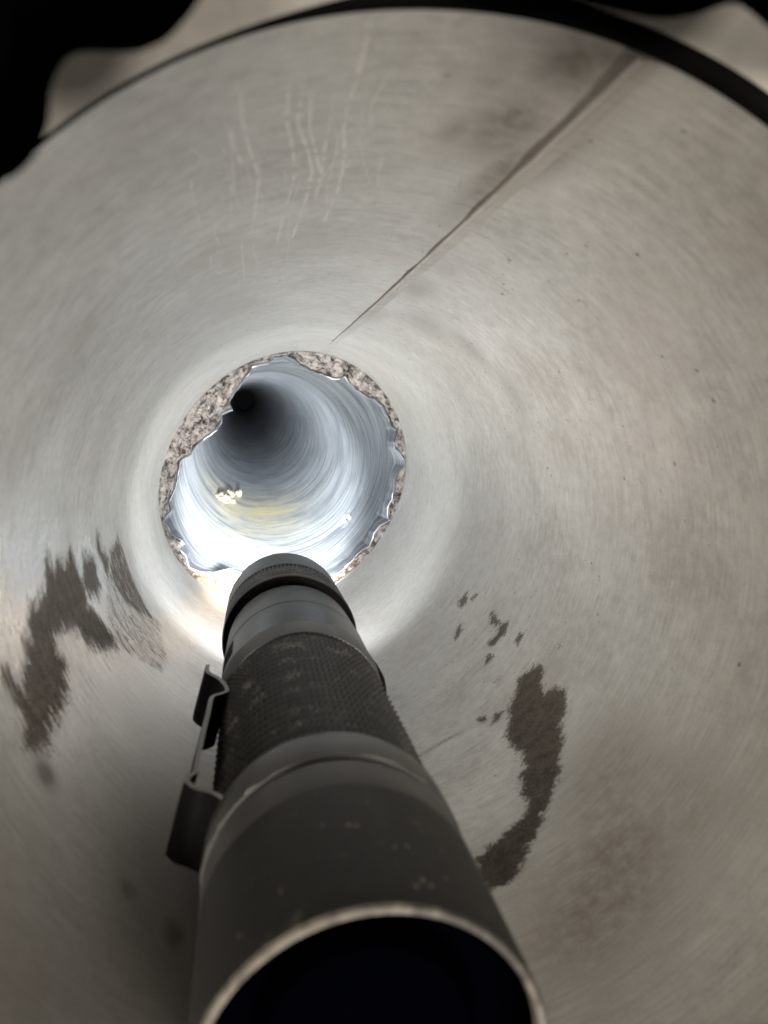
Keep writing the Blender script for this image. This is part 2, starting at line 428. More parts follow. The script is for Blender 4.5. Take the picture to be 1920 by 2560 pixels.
# lapped seam: a folded strip standing proud of the wall, dark ribbon for the shadowed gap along its edge
n = 150
rows = []
for i in range(n):
    y = Y_MOUTH + 1 + (Y_END - 1.5 - Y_MOUTH) * i / (n - 1)
    wv = 0.10 * mnoise.noise((y * 0.04, 1, 0)) + 0.05 * mnoise.noise((y * 0.5, 5, 0))
    hh = (0.45 + 0.18 * mnoise.noise((y * 0.12, 9, 2))) * (0.25 + 0.75 * min(1, max(0, (Y_END - 20 - y) / 70)))
    sec = [(0.12, -0.05), (0.10, hh * 0.6), (-0.15, hh), (-0.6, hh * 0.8), (-0.9, hh * 0.4), (-1.3, hh * 0.35), (-1.9, 0.10), (-2.3, -0.05)]
    rows.append([on_duct(np.array(SEAM + math.degrees((s + wv) / R)), y, h) + OFF for s, h in sec])
ls = grid_mesh("lapped_seam", np.array(rows), M['duct'], duct, wrap=False, smooth=50)
q_ = np.array(rows) - OFF
vec_attr(ls, 'suv', np.stack([np.arctan2(q_[..., 2], q_[..., 0]) * R, q_[..., 1], 0 * q_[..., 1]], -1))
float_attr(ls, 'stain', np.full(q_.shape[:2], -9.0))
float_attr(ls, 'soft', np.clip(0.55 - (q_[..., 1] - 61) / 160, 0.1, 1))
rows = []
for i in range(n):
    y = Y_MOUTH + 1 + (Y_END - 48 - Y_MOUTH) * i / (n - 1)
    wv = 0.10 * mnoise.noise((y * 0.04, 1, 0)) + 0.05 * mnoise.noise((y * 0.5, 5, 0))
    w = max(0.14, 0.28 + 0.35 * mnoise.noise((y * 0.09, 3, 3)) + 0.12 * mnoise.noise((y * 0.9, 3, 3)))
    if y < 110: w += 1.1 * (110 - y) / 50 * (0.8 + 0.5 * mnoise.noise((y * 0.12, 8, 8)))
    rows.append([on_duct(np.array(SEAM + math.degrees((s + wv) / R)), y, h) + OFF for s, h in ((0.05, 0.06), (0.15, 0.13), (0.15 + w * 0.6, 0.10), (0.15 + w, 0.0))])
grid_mesh("seam_shade_line", np.array(rows), M['gap'], duct, wrap=False)

# pale scratches running along the roof of the duct
SCR = [[(100.2, 62.4), (99.6, 72.8), (99.5, 80.4), (99.1, 85.3), (97.6, 94.0), (96.7, 106.4), (96.8, 122.4)],
       [(112.0, 70.5), (111.7, 77.2), (110.7, 85.8), (109.2, 95.1), (109.2, 104.1), (109.5, 113.6)],
       [(113.5, 77.0), (112.7, 83.5), (111.5, 90.1)],
       [(106.8, 72.4), (106.5, 80.3), (105.1, 88.5), (104.1, 96.6), (104.1, 106.7), (104.5, 111.8)],
       [(105.4, 72.5), (105.0, 82.2), (103.0, 90.2), (101.6, 97.7), (101.3, 106.0), (101.5, 119.4), (101.8, 130.2)],
       [(104.3, 74.9), (103.4, 84.0), (101.5, 93.0), (100.1, 100.0), (99.8, 109.7)],
       [(104.4, 115.3), (104.6, 131.4)], [(101.0, 87.4), (100.5, 93.3), (99.8, 103.7)]]
V, F = [], []
def ribbon(pts, w, h=0.03):
    p = np.array(pts, float)
    seg = np.concatenate([[0], np.cumsum(np.hypot(np.diff(p[:, 0]) * 0.89, np.diff(p[:, 1])))])
    m = max(6, int(seg[-1] / 0.6))
    q = np.linspace(0, seg[-1], m)
    a = np.interp(q, seg, p[:, 0]); y = np.interp(q, seg, p[:, 1])
    run = []
    for i in range(m):
        ww = w * (0.35 + 0.9 * abs(mnoise.noise((q[i] * 0.5, w * 40, a[0])))) * min(1, (i + 1) / 4, (m - i) / 4)
        jit = 0.10 * mnoise.noise((q[i] * 0.8, 3, a[0]))
        if mnoise.noise((q[i] * 0.9, 7, a[0] * 3)) < -0.32:
            run = []; continue
        k0 = len(V)
        dl = math.degrees(ww / R)
        V.append(on_duct(np.array(a[i] + jit - dl), y[i], h) + OFF); V.append(on_duct(np.array(a[i] + jit + dl), y[i], h) + OFF)
        if run: F.append((run[-1], run[-1] + 1, k0 + 1, k0))
        run.append(k0)
for pts in SCR: ribbon(pts, 0.33)
for i in range(26):
    a0 = 92 + 30 * random.random(); y0 = 65 + 60 * random.random(); L = 8 + 25 * random.random()
    ribbon([(a0, y0), (a0 + random.uniform(-1, 1), y0 + L / 2), (a0 + random.uniform(-2, 1), y0 + L)], 0.08 + 0.07 * random.random())
for i in range(260):                                                # hairline scratches every which way
    a0 = random.uniform(-70, 190); y0 = random.uniform(90, 290); L = random.uniform(3, 14); q = random.gauss(0.0, 0.6)
    ribbon([(a0, y0), (a0 + L * math.cos(q), y0 + L * math.sin(q) * 0.8)], 0.03 + 0.03 * random.random())
tag(mesh_obj("scratches", V, F, M['pale'], duct), kind="stuff")

# dark flecks stuck to the wall
SPOTS = [(35.2, 104.7), (31.8, 98.4), (18.5, 100.4), (15.1, 112.8), (26.5, 97.8), (-8.9, 142.9), (-23.7, 175.1), (-23.9, 146.1), (-19.0, 135.3), (2.7, 247.1), (22.5, 188.3), (36.5, 191.8), (23.9, 164.8), (11.9, 165.5), (10.0, 164.2), (11.3, 130.4), (-16.4, 94.5), (30.1, 193.6), (36.0, 140.9),
         (77.2, 118.0), (58.1, 99.9), (58.5, 105.4), (53.0, 92.9), (63.2, 119.2), (61.3, 126.2), (59.5, 130.0), (57.4, 129.5), (57.6, 134.5), (49.7, 114.7), (55.5, 117.1), (77.2, 89.7), (80.3, 77.1), (90.2, 72.6), (64.8, 68.6), (70.9, 77.6)]
V, F = [], []
def fleck(a, y, w, l, ang, h=0.06):
    k0 = len(V); m = 9
    ph = random.random() * 6
    for i in range(m):
        q = 2 * math.pi * i / m
        rr = 0.6 + 0.4 * random.random()
        x_, y_ = l * rr * math.cos(q), w * rr * math.sin(q)
        s = x_ * math.cos(ang) - y_ * math.sin(ang); e = x_ * math.sin(ang) + y_ * math.cos(ang)
        V.append(on_duct(np.array(a + math.degrees(s / R)), y + e, 0.015) + OFF)
    V.append(on_duct(np.array(a), y, h + 0.1 * w) + OFF)
    for i in range(m): F.append((k0 + i, k0 + (i + 1) % m, k0 + m))
for a, y in SPOTS: fleck(a, y, random.uniform(0.12, 0.26), random.uniform(0.2, 0.6), random.uniform(-0.6, 0.9))
for i in range(260):
    a = random.uniform(-60, 75); y = random.uniform(95, 290)
    sz = 0.06 + 0.11 * random.random() ** 3
    fleck(a, y, sz, sz * random.uniform(1, 3.5), random.gauss(0, 0.3), 0.03)
for i in range(110):
    a = random.uniform(75, 250); y = random.uniform(100, 290)
    sz = 0.05 + 0.10 * random.random() ** 3
    fleck(a, y, sz, sz * random.uniform(1, 3.5), random.gauss(0, 0.3), 0.03)
for i in range(90):                                                 # crowded beside the mud on the right and along the scuffs
    a = random.gauss(-37, 6); y = random.gauss(185, 20)
    sz = 0.05 + 0.10 * random.random() ** 3
    fleck(a, y, sz, sz * random.uniform(1.5, 4), random.gauss(-0.5, 0.3), 0.03)
for i in range(130):
    u = random.random()
    a = 70 - 48 * u + random.gauss(0, 5); y = 190 - 16 * u + random.gauss(0, 7)
    sz = 0.05 + 0.09 * random.random() ** 2
    fleck(a, y, sz, sz * random.uniform(2, 5), random.gauss(-0.15, 0.2), 0.03)
solid = np.maximum.reduce([poly_sd(Sa, YY, p_) for p_ in (L1, L2, L3, R1)])
edge = np.argwhere((np.abs(solid + 0.5) < 1.8) & (YY > 95))
for i in range(380):                                                # crumbs along the ragged edges of the mud
    r_, c_ = edge[rng.integers(len(edge))]
    a = deg[c_] + random.uniform(-0.4, 0.4); y = ys[r_] + random.uniform(-0.5, 0.5)
    left = 90 < a
    sz = 0.05 + 0.13 * random.random() ** 2
    fleck(a, y, sz, sz * (random.uniform(2, 7) if left else random.uniform(1, 2.5)), random.gauss(0, 0.12) if left else random.gauss(0.6, 0.5), 0.03)
for i in range(220):                                                # dark hairlines drawn round the pipe
    a = random.uniform(-60, 215); y = random.uniform(85, 285)
    fleck(a, y, 0.025 + 0.03 * random.random(), random.uniform(0.6, 2.6), random.gauss(0.0, 0.10) if random.random() < 0.7 else random.gauss(1.2, 0.3), 0.03)
tag(mesh_obj("dirt_flecks", V, F, M['mud'], duct), kind="stuff")

# black ring for the shadow in the mouth's joint, thicker towards the upper right
dg = np.linspace(0, 360, 361)[:-1]
tg = np.radians(dg)
wd = 0.05 + 2.3 / (1 + np.exp(-(78 - dg) / 9.0)) * (1 / (1 + np.exp(-(dg + 40) / 8.0)))
wd = np.where(dg > 200, 0.55 + 3.0 / (1 + np.exp(-(dg - 320) / 8.0)), wd)
wd += 0.9 * np.exp(-((dg - 92) / 13.0) ** 2)
rows = []
for fr, dy in ((0, 0.6), (0.0, -0.4), (0.12, -0.9), (0.5, -1.1), (0.88, -0.9), (1.0, -0.3), (1.0, 0.6)):
    rr = R - 0.15 + fr * (wd + 0.2)
    rows.append(np.stack([rr * np.cos(tg), Y_MOUTH + dy * (0.15 + 0.85 * np.clip(wd / 1.5, 0, 1)), rr * np.sin(tg)], -1))
gap_ring = grid_mesh("joint_shadow_ring", np.array(rows) + OFF, M['joint_shade'], None, smooth=60)
gap_ring.location = (0, Y_MOUTH * MM, 0)
tag(gap_ring, "added black ring for the shadow in the joint gap round the near mouth of the metal duct, out of focus", "gap_ring")

# ------------------------------------------------------------------ the torn liner behind it
TEAR = [(105.1, 48.5), (100.5, 48.8), (96.5, 48.6), (94.1, 50.7), (89.0, 51.8), (84.7, 50.9), (80.8, 48.3), (75.0, 47.0), (68.1, 46.9), (63.2, 47.1), (60.0, 48.6), (58.4, 50.7), (55.0, 49.0), (50.3, 48.7), (43.1, 49.9), (41.0, 51.4), (36.0, 52.2), (30.2, 51.9), (25.2, 51.3), (23.2, 52.6), (20.2, 51.0), (18.0, 49.3), (15.3, 49.2), (8.3, 52.3), (5.7, 52.4), (2.5, 48.6), (-1.2, 47.3), (-5.9, 47.6), (-11.7, 47.1), (-16.8, 46.5), (-21.2, 47.9), (-22.5, 49.5), (-27.1, 46.5), (-31.9, 45.9), (-35.7, 47.0), (-39.4, 47.5), (-46.1, 46.1), (-54.5, 47.0), (-61.8, 47.8), (-66.8, 47.5), (-76.5, 47.1), (-88.8, 47.3), (-102.9, 46.7), (-116.8, 46.5), (-121.0, 46.6), (-126.5, 51.9), (-132.9, 55.2), (-136.7, 56.7), (-141.3, 54.7), (-145.2, 54.6), (-146.4, 51.5), (-148.5, 51.6), (-154.2, 53.8), (-160.6, 54.3), (-162.8, 52.0), (-164.1, 49.4), (-168.7, 49.5), (-172.7, 46.9), (-178.2, 44.6), (173.9, 44.0), (169.1, 43.0), (165.3, 39.4), (160.6, 39.1), (153.9, 36.5), (144.8, 34.5), (137.1, 34.8), (133.5, 36.9), (126.0, 35.4), (124.8, 39.0), (120.6, 40.7), (112.2, 43.6), (107.4, 46.3)]
TA = np.array(sorted(TEAR)); TAx = np.concatenate([TA[-3:, 0] - 360, TA[:, 0], TA[:3, 0] + 360]); TAr = np.concatenate([TA[-3:, 1], TA[:, 1], TA[:3, 1]])
def r_tear(d):
    d = (np.asarray(d) + 180) % 360 - 180
    return np.interp(d, TAx, TAr)
def r_lip(d):
    d = np.asarray(d, float)
    return r_tear(d) - 1.3 * np.exp(-(((d + 125 + 180) % 360 - 180) / 45.0) ** 2) - 0.8 * np.exp(-(((d + 40 + 180) % 360 - 180) / 30.0) ** 2)
def y_tear(d):
    return 334 - 6 * np.cos(np.radians(d) - math.radians(-20))

liner = empty("torn_duct_liner", (0, 330 * MM, 0))
tag(liner, "bluish grey metal liner tube with ragged torn rim, running back into darkness", "duct liner")
LO = np.array([0, -330.0, 0])
NL = 720
ld = np.linspace(-202, 158, NL + 1)[:-1]
lt = np.radians(ld)
# centre line: straight, rising slightly
def centre_line():
    pts, dirs, run = [], [], []
    p = np.array([0.0, 345.0, 0.55]); d = np.array([0.007, 1, 0.055]); d /= np.linalg.norm(d)
    step = 2.5; s = 0.0
    while s < 3400:
        pts.append(p.copy()); dirs.append(d.copy()); run.append(s)
        step = 2.5 if s < 700 else 10.0
        p = p + d * step; s += step
    return np.array(pts), np.array(dirs), run
CL, CD, RUN = centre_line()
rows, dist = [], []
rt, yt = r_lip(ld), y_tear(ld)
crump = np.array([mnoise.noise((math.cos(a) * 5, math.sin(a) * 5, 2.0)) for a in lt])
fine = np.array([mnoise.noise((math.cos(a) * 16, math.sin(a) * 16, 5.0)) for a in lt])
rt = rt + 0.5 * fine
base0 = r_far(lt) - 1.6
def put(r, y): rows.append(np.stack([r * np.cos(lt), y, r * np.sin(lt)], -1)); dist.append(np.full(NL, 0.0) + y - 345)
curl = (0.9 + 0.5 * crump) * (1 - 0.55 * np.exp(-(((ld + 100 + 180) % 360 - 180) / 70.0) ** 2))
put(rt + 0.2 + 1.2 * curl, yt + 0.4)                                # the lip curls back on itself, edge-on to the lens
put(rt + 0.4 + 0.6 * curl, yt - 0.7 * curl)
put(rt + 0.25, yt - 0.9 * curl)
put(rt, yt - 0.4)
for i in range(1, 26):
    u = i / 26
    e = u * u * (3 - 2 * u)
    r = rt * (1 - e) + base0 * e
    y = (yt) * (1 - u) + (yt * 0.3 + 0.7 * 345 + 12) * u
    flute = (1 - u) * u * 4
    r = r + flute * (1.8 * crump + 1.3 * np.array([mnoise.noise((math.cos(a) * 4, math.sin(a) * 4, u * 2.5)) for a in lt]))
    put(r, y)
yl = rows[-1][:, 1]
for i in range(len(CL)):
    s = RUN[i]
    if s < 15: continue
    u = min(1, max(0, (s - 15) / 60)); e = u * u * (3 - 2 * u)
    r = base0 * (1 - e) + 49.0 * e
    r = r + 0.28 * math.sin(s * 0.9) * 0 + 0.22 * mnoise.noise((s * 0.10, 0.3, 0)) + 0.16 * np.array([mnoise.noise((math.cos(a) * 1.6, math.sin(a) * 1.6, s * 0.02)) for a in lt[::12]]).repeat(12)
    j = s - 420
    if -8 < j < 8: r = r - 0.5 * math.exp(-(j / 4.0) ** 2) * (0.2 + 0.8 * np.exp(-(((ld - 190 + 180) % 360 - 180) / 40.0) ** 2))   # joint before the elbow
    j = s - 622
    if -8 < j < 8: r = r - 0.5 * math.exp(-(j / 3.0) ** 2) * np.exp(-(((ld + 100 + 180) % 360 - 180) / 35.0) ** 2)
    d = CD[i]; X = np.cross(d, (0, 0, 1)); X /= np.linalg.norm(X); Z = np.cross(X, d)
    rows.append(CL[i] + np.cos(lt)[:, None] * r[:, None] * X + np.sin(lt)[:, None] * r[:, None] * Z); dist.append(np.full(NL, s))
LP = np.array(rows) + LO
lw = grid_mesh("liner_wall", LP, M['liner'], liner, wrap=True, smooth=70, flip=True)
DS = np.array(dist)
vec_attr(lw, 'suv', np.stack([np.broadcast_to(lt * 49.0, DS.shape), DS, 0 * DS], -1))
dz = np.zeros(DS.shape)
for ca, cs, ws, wd_, am in ((-125, 215, 22, 80, 1.0), (-92, 210, 24, 90, 1.0), (-110, 120, 22, 50, .6)):
    ds = np.radians((np.broadcast_to(ld, DS.shape) - ca + 180) % 360 - 180) * 49
    dz = np.maximum(dz, am * np.exp(-((ds / ws) ** 2 + ((DS - cs) / wd_) ** 2)))
float_attr(lw, 'dust', dz)

# added black box at the liner's far end, keeping the hole dark
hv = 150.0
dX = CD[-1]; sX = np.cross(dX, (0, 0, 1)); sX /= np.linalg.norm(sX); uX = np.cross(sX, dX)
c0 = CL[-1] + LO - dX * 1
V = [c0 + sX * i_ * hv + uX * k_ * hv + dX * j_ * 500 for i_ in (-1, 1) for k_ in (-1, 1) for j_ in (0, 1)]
mesh_obj("dead_end_box", V, [(0, 1, 3, 2), (4, 6, 7, 5), (0, 4, 5, 1), (2, 3, 7, 6), (1, 5, 7, 3)], M['dead_end'], liner)
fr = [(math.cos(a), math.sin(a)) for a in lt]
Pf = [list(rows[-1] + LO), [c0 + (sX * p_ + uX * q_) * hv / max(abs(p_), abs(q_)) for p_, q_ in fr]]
grid_mesh("dead_end_front", np.array(Pf), M['dead_end'], liner, wrap=True, smooth=None)

def on_liner(a, y, h=0.0, R0=49.0):
    c = np.array([0.007, 0.055]) * (y - 335); t_ = math.radians(a)
    return np.array([c[0] + (R0 - h) * math.cos(t_), y, c[1] + (R0 - h) * math.sin(t_)])

# a bright torn tab bent up from the liner's floor
V, F = [], []
nn, mm_ = 16, 7
for i in range(nn):
    for j in range(mm_):
        u, w = i / (nn - 1), j / (mm_ - 1)
        ragged = 5.0 * mnoise.noise((u * 7, 2, 6)) * w
        h = 3.4 * (w ** 1.5) * (0.6 + 0.6 * mnoise.noise((u * 5, 0, 3))) + 0.9 * mnoise.noise((u * 6, w * 4, 1)) * w + 0.15
        V.append(on_liner(-47 + 8.5 * u + 2.0 * w, 424 - 20 * w + ragged, h) + LO)
for i in range(nn - 1):
    for j in range(mm_ - 1):
        F.append((i * mm_ + j, i * mm_ + j + 1, (i + 1) * mm_ + j + 1, (i + 1) * mm_ + j))
tab = mesh_obj("torn_tab", V, F, M['torn'], liner)
tag(tab, "bright torn tab bent up from the liner floor")
sm = tab.modifiers.new("thickness", 'SOLIDIFY'); sm.thickness = 0.0005

# ------------------------------------------------------------------ insulation between duct and liner
ND, NV = 900, 40
idg = np.linspace(-180, 180, ND + 1)[:-1]
it_ = np.radians(idg)
ro = r_far(it_)
ri = r_lip(idg) + 0.7
yi = y_tear(idg) + 1.6
rows = []
vs = np.linspace(0, 1, NV)
rows.append(np.stack([(ro + 4) * np.cos(it_), np.full_like(it_, 300), (ro + 4) * np.sin(it_)], -1))
rows.append(np.stack([(ro + 2.2) * np.cos(it_), np.full_like(it_, 318), (ro + 2.2) * np.sin(it_)], -1))
for v in vs:
    r = (ro + 1.0) * (1 - v) + ri * v
    y0 = 321.5 + (yi - 321.5) * v ** 0.8
    thick = np.abs(ro - ri)
    bul = np.sin(math.pi * v) * np.minimum(thick * 0.28, 3.0)
    nz = np.array([2.6 * mnoise.fractal((math.cos(a) * r_ * 0.16, math.sin(a) * r_ * 0.16, 3 + v), 0.8, 2.0, 5)
                   + 0.9 * mnoise.noise((math.cos(a) * r_ * 0.7, math.sin(a) * r_ * 0.7, v * 3)) for a, r_ in zip(it_, r)])
    amp = 0.35 + 0.65 * np.sin(math.pi * min(1, v * 1.1))
    y = np.maximum(y0 - bul + nz * amp, Y_END + 0.8 + 2.0 * (v < 0.08))
    rr = r + 0.5 * nz * amp * (v < 0.9)
    rows.append(np.stack([rr * np.cos(it_), y, rr * np.sin(it_)], -1))
rows.append(np.stack([(ri + 2) * np.cos(it_), yi + 4, (ri + 2) * np.sin(it_)], -1))
rows.append(np.stack([(ro + 6) * np.cos(it_), yi + 8, (ro + 6) * np.sin(it_)], -1))
rows.append(np.stack([(ro + 8) * np.cos(it_), np.full_like(it_, 420), (ro + 8) * np.sin(it_)], -1))
IO = np.array([0, -Y_END, 0])
insul = empty("insulation_ring", (0, Y_END * MM, 0))
tag(insul, "ring of rough grey brown fibrous insulation between the duct end and torn liner", "insulation")
IP = np.array(rows)
ib = grid_mesh("fibre_mat", IP + IO, M['insul'], insul, wrap=True, flip=True)
wm = np.exp(-(((idg + 122 + 180) % 360 - 180) / 12.0) ** 2) + 0.3 * np.exp(-(((idg + 58 + 180) % 360 - 180) / 14.0) ** 2)
float_attr(ib, 'warm', np.clip(np.broadcast_to(wm, IP.shape[:2]), 0, 1))
# crumbled lumps clinging to the mat
V, F, WA = [], [], []
for i in range(190):
    c_ = rng.integers(0, ND); v_ = rng.integers(6, NV - 4)
    if abs(ro[c_] - ri[c_]) < 2.5: continue
    p = IP[v_, c_]; sz = rng.uniform(0.5, 1.7) * min(1.0, abs(ro[c_] - ri[c_]) / 8); k0 = len(V); sd_ = rng.random() * 90
    for j in range(6):
        ph = math.pi * (0.08 + 0.84 * j / 5)
        for i_ in range(10):
            q = 2 * math.pi * i_ / 10
            d = np.array([math.sin(ph) * math.cos(q), math.cos(ph), math.sin(ph) * math.sin(q)])
            V.append(p + d * sz * (1 + 0.6 * mnoise.noise((d[0] * 1.6 + sd_, d[1] * 1.6, d[2] * 1.6)) + 0.3 * mnoise.noise((d[0] * 4 + sd_, d[1] * 4, d[2] * 4))) * np.array([1, 0.7, 1])); WA.append(wm[c_])
    for j in range(5):
        for i_ in range(10):
            F.append((k0 + j * 10 + i_, k0 + j * 10 + (i_ + 1) % 10, k0 + (j + 1) * 10 + (i_ + 1) % 10, k0 + (j + 1) * 10 + i_))
    F.append(tuple(range(k0, k0 + 10))); F.append(tuple(range(k0 + 59, k0 + 49, -1)))
lum = mesh_obj("crumbled_lumps", np.array(V) + IO, F, M['insul'], insul, smooth=60)
float_attr(lum, 'warm', np.clip(WA, 0, 1))
tag(lum, kind="stuff")
# loose fibres
V, F, WA = [], [], []
for i in range(4200):
    c_ = rng.integers(0, ND); v_ = rng.integers(3, NV - 1)
    p = IP[v_, c_]; a = it_[c_]
    if abs(ro[c_] - ri[c_]) < 1.2: continue
    rad = np.array([math.cos(a), 0, math.sin(a)]); tan = np.array([-math.sin(a), 0, math.cos(a)])
    d = tan * rng.normal(0, 1) + rad * rng.normal(0, 0.6) + np.array([0, -abs(rng.normal(0, 0.55)), 0])
    d /= np.linalg.norm(d); L = rng.uniform(0.5, 2.4)
    b = d * L + np.array([0, -0.3, 0]) * L * rng.random() + rad * rng.normal(0, 0.25)
    w = np.cross(d, rng.normal(0, 1, 3)); w /= np.linalg.norm(w); w *= rng.uniform(0.03, 0.07)
    m_ = p + b * 0.5 + rng.normal(0, 0.12, 3)
    k0 = len(V); q = p + np.array([0, -0.05, 0]); e = p + b
    if math.hypot(e[0], e[2]) > r_far(math.atan2(e[2], e[0])) - 0.2 and e[1] < Y_END + 0.6: continue
    V += [q - w, q + w, m_ + w * 0.8, m_ - w * 0.8, e]; F += [(k0, k0 + 1, k0 + 2, k0 + 3), (k0 + 3, k0 + 2, k0 + 4)]
    WA += [wm[c_]] * 5
fib = mesh_obj("loose_fibres", np.array(V) + IO, F, M['insul'], insul)
float_attr(fib, 'warm', np.clip(WA, 0, 1))
tag(fib, kind="stuff")

# ------------------------------------------------------------------ rubble in the liner
def rubble(name, label, spots):
    """one crumbling lump: a few rough knobs grown together into one surface"""
    p0 = on_liner(*spots[0][:2])
    V, F = [], []
    for a, y, sx, sy, sh in spots:
        k0 = len(V); nu, nv = 18, 9
        c = on_liner(a, y)
        up_ = np.array([-math.cos(math.radians(a)), 0, -math.sin(math.radians(a))]); tan = np.array([-math.sin(math.radians(a)), 0, math.cos(math.radians(a))])
        seed = random.random() * 50
        for j in range(nv):
            ph = (math.pi / 2) * j / (nv - 1)
            for i in range(nu):
                q = 2 * math.pi * i / nu
                x, yy, z = math.cos(q) * math.cos(ph), math.sin(q) * math.cos(ph), math.sin(ph)
                k_ = 1 + 0.55 * mnoise.noise((x * 1.7 + seed, yy * 1.7, z * 1.7)) + 0.25 * mnoise.noise((x * 5 + seed, yy * 5, z * 5))
                V.append(c + k_ * (tan * x * sx + np.array([0, 1, 0.055]) * yy * sy + up_ * z * sh) - up_ * 0.4 - p0)
        for j in range(nv - 1):
            for i in range(nu):
                F.append((k0 + j * nu + i, k0 + j * nu + (i + 1) % nu, k0 + (j + 1) * nu + (i + 1) % nu, k0 + (j + 1) * nu + i))
    o = mesh_obj(name, V, F, M['chunk'], None, smooth=40)
    o.location = p0 * MM
    tag(o, label, "rubble")
rubble("rubble_lump", "long crumbling cream lump lying on the floor of the bluish liner", [(-128, 560, 4.5, 16, 4.0), (-124, 585, 3.5, 10, 5.0), (-133, 548, 3.0, 14, 3.0), (-121, 570, 3.0, 8, 2.6)])
rubble("rubble_crumb", "small cream crumb beside the long lump on the liner floor", [(-115, 622, 2.2, 6, 4.4)])

# ------------------------------------------------------------------ the flashlight
fl = empty("flashlight")
D = Vector((0.01404, 0.999286, 0.035075)); UP = Vector((-0.000493, -0.0350715, 0.9993847)); RT = Vector((0.9999013, -0.0140486, 0.0))
mw = Matrix((RT, D, UP)).transposed().to_4x4()
mw.translation = Vector((-9.91, 60.0, -34.2)) * MM
fl.matrix_world = mw
tag(fl, "black metal flashlight with knurled grip and pocket clip, lying lit inside the duct", "flashlight")

tail = lathe("tail_cap", [(16.85, 14.4), (16.85, 15.15), (16.3, 15.2), (8, 15.22), (0, 15.2), (-2.3, 15.15), (-2.75, 15.02)], M['tail'], fl)
lathe("rim", [(-2.7, 15.06), (-3.1, 14.88), (-3.2, 14.65), (-3.15, 14.4), (-2.8, 14.25), (-1.8, 14.2)], M['rim'], tail)
lathe("recess", [(-1.9, 14.19), (2.5, 13.9), (3.2, 12.6), (3.4, 9.6)], M['boot'], tail)  # recess and button near black: the shade inside is in their colour
lathe("button", [(3.4, 9.8), (1.4, 9.7), (0.2, 8.9), (-0.6, 6.5), (-0.9, 3.0), (-0.95, 0.05)], M['boot'], tail)
chips = [(92, 9.0, .42), (89.5, 8.7, .25), (101, 9.8, .16), (78, 5.2, .2), (73, 5.6, .17), (118, 2.5, .14), (62, 2.0, .15), (72, 0.6, .3), (69.5, 0.0, .26), (75, -0.5, .3), (134, 1.0, .12), (58, 7.0, .12), (110, 13.5, .1), (83, 13.0, .1)]
V, F = [], []
for a, s_, w in chips:
    k0 = len(V); m_ = 11
    for i in range(m_):
        q = 2 * math.pi * i / m_; rr = w * random.uniform(0.25, 1.3)
        aa = math.radians(a) + rr * math.cos(q) / 15.2 * 1.2; ss_ = s_ + rr * math.sin(q)
        V.append((15.225 * math.cos(aa), ss_, 15.225 * math.sin(aa)))
    V.append((15.33 * math.cos(math.radians(a)), s_, 15.33 * math.sin(math.radians(a))))
    for i in range(m_): F.append((k0 + i, k0 + (i + 1) % m_, k0 + m_))
tag(mesh_obj("chipped_spots", V, F, M['dustchip'], tail), kind="stuff")
ring = lathe("tail_ring", [(16.8, 14.4), (16.9, 15.12), (17.2, 15.2), (22.6, 15.15), (22.9, 14.85), (23.3, 14.85), (23.5, 15.3), (24.0, 15.42), (29.6, 15.3), (30.6, 15.0), (30.7, 14.3)], M['smooth'], fl)

# knurled grip: a real grid of little pyramids
na, ns = 102, 20
tt = np.linspace(0, 2 * np.pi, na * 2, endpoint=False)
ss = np.linspace(30.7, 74.5, ns * 2 + 1)
A_, S2 = np.meshgrid(np.arange(na * 2), np.arange(ns * 2 + 1))
peak = ((A_ % 2 == 1) & (S2 % 2 == 1)).astype(float)
r = 14.32 + 0.60 * peak
TT, SS = np.meshgrid(tt, ss)
grip = grid_mesh("knurled_grip", np.stack([r * np.cos(TT), SS, r * np.sin(TT)], -1), M['knurl'], fl, smooth=None, flip=True)
float_attr(grip, 'peak', peak)

collar = lathe("collar", [(74.45, 14.2), (74.5, 14.75), (75.0, 14.85), (80.0, 15.2), (80.5, 15.22), (80.75, 15.05), (95.9, 15.0), (96.05, 14.85), (96.35, 14.85), (96.5, 15.0), (112.8, 14.45), (113.4, 14.3), (113.5, 13.6), (113.6, 12.12)], M['collar'], fl)
for s0, r0 in ((80.45, 15.235), (118.3, 15.80), (23.75, 15.40)):     # edge highlights painted as pale bands, with some wear
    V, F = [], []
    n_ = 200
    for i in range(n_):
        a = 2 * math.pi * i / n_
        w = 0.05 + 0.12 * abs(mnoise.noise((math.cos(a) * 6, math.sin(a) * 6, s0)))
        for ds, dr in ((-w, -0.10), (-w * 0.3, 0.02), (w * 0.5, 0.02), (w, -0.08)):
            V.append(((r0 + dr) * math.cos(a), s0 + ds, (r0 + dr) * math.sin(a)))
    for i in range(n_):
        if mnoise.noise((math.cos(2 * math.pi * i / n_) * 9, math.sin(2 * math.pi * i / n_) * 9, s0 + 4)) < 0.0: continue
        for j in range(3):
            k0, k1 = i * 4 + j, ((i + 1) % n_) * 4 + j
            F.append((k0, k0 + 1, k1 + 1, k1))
    mesh_obj("edge_glint", V, F, M['worn_glint'], collar if s0 < 100 and s0 > 50 else fl, smooth=60)
